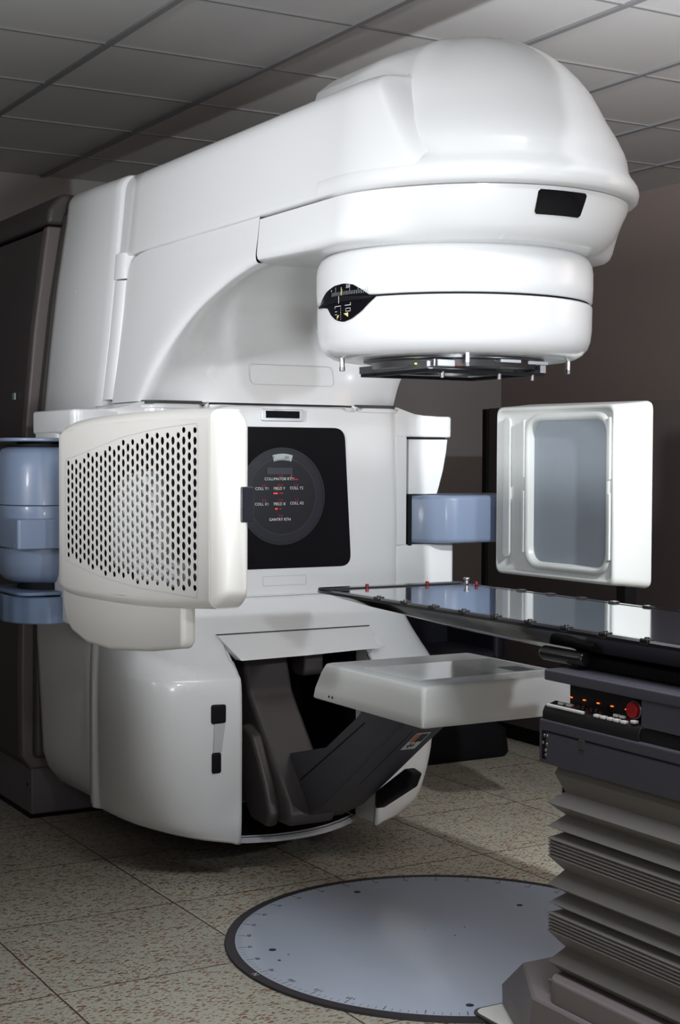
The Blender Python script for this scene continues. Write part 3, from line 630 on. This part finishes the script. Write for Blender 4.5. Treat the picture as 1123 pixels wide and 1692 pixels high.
# ---- left imaging arm (blue) and perforated source housing
FX = -.85
S0 = prism('left_arm_cap', rrect(-.925, -.62, 1.20, 1.52, .13), 'z', 1.468, 1.480, 'blue', L, bev=.004)
def lb(z, g): return [(x, y, z) for x, y in rrect(-.925 + g, -.60, 1.19 + g, 1.55 - g, .14, 8)]
loft('left_arm_motor', [lb(1.255, .0), lb(1.30, .001), lb(1.38, .006), lb(1.425, .013), lb(1.442, .022), lb(1.450, .04), lb(1.452, .07)], 'blue', L, smooth=40, label='blue-grey rounded motor housing at left')
loft('motor_gasket', [lb(1.452, .03), lb(1.458, .03)], 'black', L, smooth=40)
loft('left_arm_block', [lb(1.248, .0), lb(1.252, .001), ][::-1] + [lb(1.22, .001), lb(1.15, .001), lb(1.118, .001)], 'blue', L, smooth=40)
prism('left_arm_plate', rrect(-.93, -.62, 1.15, 1.40, .01), 'z', 1.112, 1.210, 'blue', L, bev=.004)
loft('left_arm_bowl', [lb(1.108, .001), lb(1.06, .003), lb(1.02, .012), lb(.997, .030), lb(.985, .06), lb(.982, .08)], 'blue', L, smooth=40)
for y in (1.19, 1.32): cyl('screw', (-.93, y, 1.123), (-1, 0, 0), .004, .002, 'steel', L, 12)
prism('cable_tray', rrect(-.915, -.62, 1.17, 1.52, .05), 'z', .955, .967, 'blue_dark', L, bev=.004)
col = []
for z in (.858, .862, .945, .949):
    l = []
    for i in range(64):
        a = 2 * math.pi * i / 64; rx = .155 + (.004 if i % 4 < 2 else 0) - (.004 if z in (.858, .949) else 0)
        l.append((-.765 + rx * math.cos(a), 1.34 + (rx + .02) * math.sin(a), z))
    col.append(l)
loft('ribbed_collar', col, 'blue_dark', L, smooth=25, label='dark blue ribbed collar')
cyl('arm_post', (-.765, 1.34, .94), 'z', .10, .54, 'black', L)
# perforated housing
zb = lambda y: float(np.interp(y, [-.145, .228, .451, .695, .909, .97, 1.0], [1.027, .998, .987, .981, .978, .984, 1.008]))            # bottom line of the face
zt = lambda y: float(np.interp(y, [-.145, .025, .228, .45, .693, .894, .97, 1.0], [1.541, 1.546, 1.548, 1.546, 1.540, 1.527, 1.512, 1.478]))
KT = [0, .14, .30, .46, .62, .77, .89, .96, 1]
def kl(x, g, y0=-.145, y1=1.0, r=.045):
    """outline loop in YZ at depth x, 4 sides with fixed counts"""
    y0 += g if y0 > -.14 else 0; y1 -= g; pts = []
    for k in range(9): y = y0 + (y1 - y0) * KT[k]; pts.append((y, zb(y) + g))
    for k in range(1, 7): z = zb(y1) + g + (zt(y1) - zb(y1) - 2 * g) * k / 7; pts.append((y1, z))
    for k in range(8, -1, -1): y = y0 + (y1 - y0) * KT[k]; pts.append((y, zt(y) - g))
    for k in range(1, 7): z = zt(y0) - g + (zb(y0) - zt(y0) + 2 * g) * k / 7; pts.append((y0, z))
    return [(x, y, z) for y, z in pts]
PY0, PY1, PZ0, PZ1 = -.11, .945, 0, 1
plo = lambda y: zb(y) + .029
phi = lambda y: zt(y) - .029
pz = lambda y, v: plo(y) + (phi(y) - plo(y)) * v
def opening(x):
    pts = []
    for k in range(9): pts.append((PY0 + (PY1 - PY0) * KT[k], 0))
    for k in range(1, 7): pts.append((PY1, k / 7))
    for k in range(8, -1, -1): pts.append((PY0 + (PY1 - PY0) * KT[k], 1))
    for k in range(1, 7): pts.append((PY0, 1 - k / 7))
    return [(x, y, pz(y, v)) for y, v in pts]
back = lambda y: -.755 + .155 * min(1, max(0, (y + .1) / .4))
kb = [(back(y), y, z) for _, y, z in kl(0, .03)]
bkm = [(back(y) - .03, y, z) for _, y, z in kl(0, .0)]
K = loft('source_housing', [opening(FX), kl(FX, .024), kl(FX + .002, .018), kl(FX + .010, .008), kl(FX + .022, .001), kl(FX + .035, 0), bkm, [(x + .02, y, z) for x, y, z in bkm], kb], 'cream', L, (False, True), 60, 'cream-white imaging source housing with perforated face')
# perforated face plate: real round holes in staggered columns, cut inside a tapering field
FA0, FA1 = -.058, .895
flo = lambda y: float(np.interp(y, [-.055, .315, .6, .826, .9], [1.064, 1.060, 1.070, 1.091, 1.102]))
fhi = lambda y: float(np.interp(y, [-.055, .2, .45, .824, .895], [1.493, 1.482, 1.461, 1.407, 1.397]))
ROWS = 17; ncol = 30; cyw = (PY1 - PY0) / ncol; V = []; F = []; HN = 12
for c in range(ncol):
    y0 = PY0 + c * cyw; y1 = y0 + cyw; yc = (y0 + y1) / 2
    vs = [0] + [(k + (.5 if c % 2 else 0)) / ROWS for k in range(0 if c % 2 else 1, ROWS)] + [1]
    for a, b in zip(vs[:-1], vs[1:]):
        za, zb_ = pz(yc, a), pz(yc, b); zc = (za + zb_) / 2; hz = (zb_ - za) / 2
        base = len(V)
        if b - a > .9 / ROWS and FA0 < yc < FA1 and flo(yc) < zc < fhi(yc):
            ry, rz = .0128, hz * .82
            if zc + rz > fhi(yc) - .004 or zc - rz < flo(yc) + .004: rz *= .72
            for dx in (0, .002):
                for k in range(HN):
                    t = 2 * math.pi * k / HN; V.append((FX + dx, yc + ry * math.cos(t), zc + rz * math.sin(t)))
            for k in range(HN):
                t = 2 * math.pi * k / HN; ct, s_ = math.cos(t), math.sin(t); q = max(abs(ct), abs(s_)); yy = yc + ct / q * cyw / 2
                V.append((FX, yy, pz(yy, (a + b) / 2 + s_ / q * (b - a) / 2)))
            for (yy, v) in ((y1, b), (y0, b), (y0, a), (y1, a)): V.append((FX, yy, pz(yy, v)))
            for k in range(HN):
                k2 = (k + 1) % HN
                F.append((base + k, base + HN + k, base + HN + k2, base + k2))
                if k in (1, 4, 7, 10): F.append((base + k, base + k2, base + 2 * HN + k2, base + 3 * HN + (1, 4, 7, 10).index(k), base + 2 * HN + k))
                else: F.append((base + k, base + k2, base + 2 * HN + k2, base + 2 * HN + k))
        else:
            V += [(FX, y0, pz(y0, a)), (FX, y1, pz(y1, a)), (FX, y1, pz(y1, b)), (FX, y0, pz(y0, b))]; F.append((base, base + 1, base + 2, base + 3))
mk('perforated_plate', V, F, 'cream', K, 'perforated grille face with staggered round holes', rn=False)
yo = np.linspace(FA0 - .012, FA1 + .012, 14)
oa = [(y, flo(y) - .013) for y in yo] + [(FA1 + .022, flo(FA1) + .01), (FA1 + .022, fhi(FA1) - .01)] + [(y, fhi(y) + .013) for y in yo[::-1]] + [(FA0 - .022, fhi(FA0) - .01), (FA0 - .022, flo(FA0) + .01)]
cyo = sum(p[0] for p in oa) / len(oa); czo = sum(p[1] for p in oa) / len(oa); no = len(oa)
ob = [(cyo + (y - cyo) * .996, czo + (z - czo) * .992) for y, z in oa]
mk('field_outline', [(FX - .0006, y, z) for y, z in oa + ob], [(i, (i + 1) % no, no + (i + 1) % no, no + i) for i in range(no)], 'emboss', K)
mk('hole_shade_box', [(FX + .085, PY0 - .02, 1.045), (FX + .085, PY1 + .02, 1.01), (FX + .085, PY1 + .02, 1.47), (FX + .085, PY0 - .02, 1.52)] + [(FX + .006, PY0 - .02, 1.045), (FX + .006, PY1 + .02, 1.01), (FX + .006, PY1 + .02, 1.47), (FX + .006, PY0 - .02, 1.52)], [(0, 1, 2, 3), (0, 1, 5, 4), (2, 3, 7, 6), (1, 2, 6, 5), (0, 3, 7, 4)], 'black', K, 'black box added behind the grille to darken the holes')  # shade inside the housing is put in as a black box
M['inner'] = mat('pale_inner_housing', (.50, .54, .60), .4)
prism('inner_source_body', rquad([(.24, 1.08), (.62, 1.08), (.58, 1.34), (.33, 1.40)], .09), 'x', FX + .022, FX + .09, 'inner', K, bev=.02, label='pale source body seen through the holes')
prism('inner_bracket', rrect(.12, .40, 1.06, 1.13, .02), 'x', FX + .015, FX + .09, 'inner', K, bev=.01)
# nose with a notch
nl = []
for (y, xa, xb, g) in ((-.148, FX + .001, -.752, .0), (-.172, FX + .005, -.756, .006), (-.192, FX + .014, -.764, .014), (-.204, FX + .026, -.776, .026)):
    z0, z1 = zb(-.145) + g + .004 + (-.148 - y) * .35, zt(-.145) - g - .002 - (-.148 - y) * .35
    nl.append([(x, y, z) for x, z in rrect(xa, xb, z0, z1, .022 - g * .3)])
loft('source_nose', nl, 'cream', K, smooth=45)
box('nose_gap', FX + .008, -.757, -.1495, -.1435, 1.045, 1.52, 'seam', K)
box('nose_notch', -.790, -.752, -.207, -.178, 1.252, 1.343, 'dial', K, bev=.004, label='dark notch in the front edge')
# lower fairing
fp = [(1.0, 1.03), (1.012, .96), (.985, .90), (.93, .862), (.80, .838), (.6, .838), (.3, .868), (.091, .899), (.071, .913), (.071, 1.04)]
prism('lower_fairing', fp, 'x', -.828, -.785, 'cream', K, bev=.014, seg=4)

# ---- lower imaging panel and its folding arm
def epl(z, g, r=.035): return [(x, y, z) for x, y in rrect(-.272 + g, .272 - g, -.262 + g, .288 - g, r, 6)]
def ep2(z, g, gb, r=.035): return [(x, y, z) for x, y in rrect(-.272 + g, .272 - g, -.262 + g, .288 + gb, r, 6)]
E = loft('lower_imaging_panel', [epl(.690, .03, .01), ep2(.688, .004, .055, .01), ep2(.692, .000, .06, .012), ep2(.72, .0, .05, .012), ep2(.77, .003, .02, .014), ep2(.791, .006, .004, .014), ep2(.798, .010, .0, .014), ep2(.801, .02, -.01, .012)], 'epid', L, smooth=50, label='pale grey square imaging panel held out flat below the couch')
prism('panel_sheet', rrect(-.225, .232, -.155, .13, .006), 'z', .8005, .8025, 'glass_clear', E, label='glossy clear sheet on the panel top')
box('sensor_strip', .13, .2, -.14, -.05, .8022, .8032, 'mark', E)
for y in (.225, .245): cyl('screw_hole', (-.272, y, .705), (-1, 0, 0), .004, .001, 'black', E, 10)
l1 = prism('folding_arm_link', [(1.11, .80), (1.08, .74), (1.03, .60), (.80, .335), (.745, .275), (.72, .225), (.735, .19), (.95, .185), (1.05, .27), (1.25, .62), (1.27, .80)], 'x', -.145, .032, 'arm_dark', L, bev=.022, seg=4, label='dark rounded upper link of the folding arm')
prism('link_side_cap', [(1.0, .50), (1.06, .46), (1.04, .30), (.94, .18), (.82, .175), (.79, .22), (.84, .33), (.93, .47)], 'x', -.185, -.14, 'arm_dark', l1, bev=.015, seg=3)
l2 = prism('folding_arm_forearm', [(.03, .690), (.32, .690), (.42, .60), (.62, .47), (.90, .40), (.93, .24), (.80, .19), (.66, .255), (.51, .36), (.18, .595), (.06, .672)], 'x', -.075, .105, 'arm_metal', L, bev=.012, seg=3, label='dark metal forearm under the imaging panel')
def on_side(y, z): return (-.0757, y, z)
def under(x, y): return (x, y, .595 - .712 * (y - .18) - .001)
mk('forearm_groove', [under(-.012, .50), under(-.008, .50), under(-.008, .19), under(-.012, .19)], [(0, 1, 2, 3)], 'black', l2)
mk('forearm_groove', [on_side(.78, .33), on_side(.36, .59), on_side(.364, .594), on_side(.784, .334)], [(0, 1, 2, 3)], 'black', l2)
# warning sticker on the sloping front face
c0 = Vector(under(.015, .300)); c1 = Vector(under(.068, .300)); c2 = Vector(under(.068, .205)); c3 = Vector(under(.015, .205))
def stk(u, v, off): 
    p = c0 * (1 - u) * (1 - v) + c1 * u * (1 - v) + c2 * u * v + c3 * (1 - u) * v; p += Vector((0, -.58, -.815)) * off; return p
def sq(u0, u1, v0, v1, off): return ([stk(u0, v0, off), stk(u1, v0, off), stk(u1, v1, off), stk(u0, v1, off)], [(0, 1, 2, 3)])
sk = merge('warning_label', [sq(0, 1, 0, 1, .0006)], 'ledwhite', l2, 'white warning label with orange and black panels')
merge('label_orange', [sq(.06, .38, .45, .94, .0010)], 'orange', l2); merge('label_black', [sq(.40, .94, .45, .94, .0010)] + [sq(.3, .4, .08, .4, .0010), sq(.15, .7, .2, .28, .0010), sq(.55, .62, .1, .45, .001)], 'mark', l2)
prism('pivot_roller', rrect(1.02, 1.12, .64, .80, .03), 'x', .07, .15, 'arm_dark', L, bev=.01)
merge('mount_bolts', [box_vf(-.12 + i * .035, -.105 + i * .035, .19 + (i % 2) * .02, .205 + (i % 2) * .02, .655, .69) for i in range(4)], 'dark_steel', L)
prism('arm_bumper', [(.60, .25), (.40, .36), (.37, .41), (.42, .42), (.60, .31)], 'x', .106, .150, 'black', l2, bev=.01)
merge('panel_yoke', [box_vf(-.13, -.075, .0, .30, .655, .69), box_vf(.115, .17, .0, .30, .655, .69)], 'arm_metal', L)

# ------------------------------------------------------------------ treatment couch
T = thing('treatment_couch', 'black glossy patient couch on a grey accordion pedestal at the right edge', 'treatment couch', (0, -1.3, 0))
yT, yE = .345, -2.6
# side frame rails with a boat-shaped underside
secs = []
for y, b, g in ((.352, 1.008, .02), (.345, 1.003, .006), (.32, .995, 0), (.25, .985, 0), (.07, .970, 0), (-.25, .955, 0), (-.6, .948, 0), (-.9, .942, 0), (-1.6, .94, 0), (yE, .94, 0)):
    xx_ = .262 - g
    secs.append([(-xx_ + .10, y, b), (-xx_ + .03, y, b + (1.02 - b) * .35), (-xx_, y, 1.008), (-xx_, y, 1.016), (-xx_ + .006, y, 1.021), (-xx_ + .022, y, 1.021), (-xx_ + .026, y, 1.017), (xx_ - .026, y, 1.017), (xx_ - .022, y, 1.021), (xx_ - .006, y, 1.021), (xx_, y, 1.016), (xx_, y, 1.008), (xx_ - .03, y, b + (1.02 - b) * .35), (xx_ - .10, y, b)])
loft('couch_frame', secs, 'gloss_black', T, smooth=30, label='glossy black boat-shaped couch frame')
box('couch_sheet', -.234, .234, yE, .295, 1.0165, 1.0195, 'couch_top', T, bev=.001, label='dark glossy couch top sheet')
box('head_end_bar', -.256, .256, .298, .345, 1.012, 1.024, 'gloss_black', T, bev=.004)
for s in (-1, 1):
    for i in range(18):
        y = -.003 - i * .14
        box('index_notch', s * .252 - .012, s * .252 + .012, y - .014, y + .014, 1.010, 1.0245, 'gloss_black', T, bev=.004)
        if s < 0: cyl('notch_peg', (s * .252, y, 1.02), 'z', .006, .007, 'dark_steel', T, 10)
for x, y, mt in ((-.108, .30, 'darkred'), (.112, .30, 'darkred'), (.24, .215, 'darkred')): cyl('red_peg', (x, y, 1.02), 'z', .0055, .012, mt, T, 14, .001, 'small dark red peg')
cyl('silver_peg', (.236, .262, 1.02), 'z', .006, .016, 'steel', T, 14, .002); cyl('silver_peg_head', (.236, .262, 1.034), 'z', .010, .008, 'steel', T, 14, .002)
# carriage and grip
prism('carriage', [(-.80, .955), (-.80, .93), (-.86, .925), (-2.4, .925), (-2.4, .955)], 'x', -.22, .22, 'black', T, bev=.006)
g = cyl('grip_handle', (-.24, -.742, .950), (0, -1, 0), .0175, .16, 'gloss_black', T, 24, .006, 'shiny black cylindrical grip under the couch top')
# console
box('console_top', -.303, .303, -2.3, -.825, .898, .924, 'console', T, bev=.004)
box('console_block', -.300, .300, -2.3, -1.160, .838, .899, 'console', T, bev=.002)
box('console_recess', -.262, .262, -1.165, -.872, .838, .899, 'console_black', T)
box('console_core', -.296, .296, -2.3, -.835, .790, .840, 'console_black', T, bev=.01)
cp = prism('keypad_ledge', [(-.302, .806), (-.302, .822), (-.296, .836), (-.262, .846), (-.262, .806)], 'y', -1.155, -.818, 'console_black', T, bev=.003)
box('console_lower', -.304, .304, -2.3, -.808, .70, .806, 'console', T, bev=.006, label='slate grey lower console body')
mk('cover_plate_gap', [(-.3045, -.835, .776), (-.3045, -2.3, .776), (-.3045, -2.3, .780), (-.3045, -.835, .780)], [(0, 1, 2, 3)], 'black', T)
box('latch_tab', -.3062, -.303, -.978, -.958, .757, .779, 'arm_dark', T, bev=.001)
mk('hinge_recess', [(-.3046, -.822, .779), (-.3046, -.836, .779), (-.3046, -.836, .712), (-.3046, -.822, .712)], [(0, 1, 2, 3)], 'black', T)
for y, z in ((-.831, .768), (-.841, .768), (-.826, .750), (-.840, .748), (-.836, .733), (-.836, .722)): cyl('rivet', (-.303, y, z), (-1, 0, 0), .0038, .003, 'steel', T, 12, .001)
for y in (-.878, -.925, -.974, -1.022, -1.071): box('orange_lamp', -.265, -.261, y - .0035, y + .0035, .8595, .862, 'orange_led', T, label='tiny lit orange lamp')
sb = cyl('emergency_button', (-.262, -1.109, .866), (-1, 0, 0), .021, .012, 'steel', T, 28, .002, 'round red emergency button in a silver ring')
cyl('button_cap', (-.272, -1.109, .866), (-1, 0, 0), .018, .012, 'red', sb, 28, .003)
box('long_key', -.301, -.293, -.965, -.832, .836, .843, 'key', T, bev=.002)
for y in (-1.008, -1.031, -1.054, -1.076, -1.10): box('key', -.300, -.288, y - .008, y + .008, .836, .843, 'key', T, bev=.002)
for y in (-1.058, -1.078): box('key', -.285, -.276, y - .008, y + .008, .843, .850, 'key', T, bev=.002)
for y, x in ((-1.13, -.292), (-.858, -.276), (-.888, -.276)): box('key', x - .006, x + .006, y - .008, y + .008, .841, .848, 'key', T, bev=.002)
for y in (-.93, -.945, -.975, -.99): cyl('knob', (-.283, y, .842), 'z', .005, .010, 'console_black', T, 12, .001)
# bellows: peaks / valleys down the column
prof_b = [(.697, .02), (.681, .013), (.640, .036), (.611, -.003), (.587, .038), (.555, -.002), (.545, .034), (.527, -.002)]
zc = .522
for i in range(5): prof_b += [(zc, .006), (zc - .004, -.001)]; zc -= .008
prof_b += [(.456, .036), (.418, .0), (.403, .040), (.375, .002), (.363, .034), (.350, .0)]
zc = .345
for i in range(5): prof_b += [(zc, .006), (zc - .004, -.001)]; zc -= .008
prof_b += [(.275, .040), (.235, .002), (.212, .036), (.19, .002), (.16, .03), (.15, .03)]
bl = [[(-.300 + d * .6, -.842 - d, z), (.300 - d * .6, -.842 - d, z), (.300 - d * .6, -2.2 + d, z), (-.300 + d * .6, -2.2 + d, z)] for z, d in prof_b]
loft('bellows', bl, 'bellows', T, smooth=None, label='grey pleated accordion bellows')
# pedestal base
def bs(z, x, y1, xf, yf): return [(-x, y1, z), (-xf, yf, z), (xf, yf, z), (x, y1, z), (x, -2.3, z), (-x, -2.3, z)]
loft('pedestal_base', [bs(.009, .335, -.83, .20, -.535), bs(.066, .345, -.832, .203, -.535), bs(.070, .345, -.833, .204, -.54), bs(.150, .342, -.842, .212, -.632), bs(.155, .338, -.85, .212, -.64), bs(.156, .30, -.87, .19, -.66)], 'base', T, smooth=20, label='mauve-grey faceted pedestal base')
prism('pedestal_skirt', rrect(-.328, .328, -2.29, -.862, (.05, .05, .01, .01)), 'z', .15, .212, 'base', T, bev=.008, seg=3)
prism('floor_access_cover', rrect(-.298, -.12, -.95, -.522, .035), 'z', .0082, .0120, 'seam', T)
prism('access_plate', rrect(-.290, -.12, -.94, -.530, .030), 'z', .0120, .0140, 'cream', T, bev=.0008, label='pale rounded access plate on the floor disc')

# ------------------------------------------------------------------ background objects
B = thing('storage_cabinet', 'dark brown metal cabinet standing far right behind the imaging panel', 'cabinet', (2.3, 1.3, 0))
box('cabinet_body', 2.0, 2.6, -.4, 2.60, .09, 1.672, 'cab_r', B, bev=.006)
box('side_post', 1.992, 2.6, 2.60, 2.64, .05, 1.668, 'black', B, bev=.003)
box('toe_kick', 2.06, 2.58, -.35, 2.60, 0, .09, 'black', B)
mk('door_gap', [(1.9992, 1.10, .12), (1.9992, 1.105, .12), (1.9992, 1.105, 1.65), (1.9992, 1.10, 1.65)], [(0, 1, 2, 3)], 'black', B)
P_ = thing('floor_stand', 'slim black post standing below the imaging panel in front of the dark cabinet', 'stand', (1.7, 1.18, 0))
def wp(y, x): return x
box('post', 1.665, 1.725, 1.155, 1.215, .03, 1.02, 'gloss_black', P_, bev=.004)
box('foot', 1.51, 1.88, 1.0, 1.37, 0, .03, 'black', P_, bev=.008)
H = thing('armchair', 'dark navy vinyl chair half hidden behind the white machine and couch', 'chair', (1.6, 2.5, 0))
prism('backrest', rquad([(1.22, .40), (1.80, .40), (1.745, .895), (1.28, .895)], .05), 'y', 2.60, 2.72, 'navy', H, bev=.03, seg=4)
box('seat', 1.20, 1.80, 2.20, 2.70, .36, .50, 'navy', H, bev=.04, seg=4)
for x0 in (1.16, 1.76): box('armrest', x0, x0 + .07, 2.2, 2.68, .30, .62, 'navy', H, bev=.025, seg=3)
loft('chair_base', [[(x, y, z) for x, y in rrect(1.22 - g, 1.80 + g, 2.12 - g, 2.68 + g, .06)] for z, g in ((0, 0), (.02, .01), (.13, .0), (.17, -.05), (.37, -.14))], 'black', H, smooth=40)
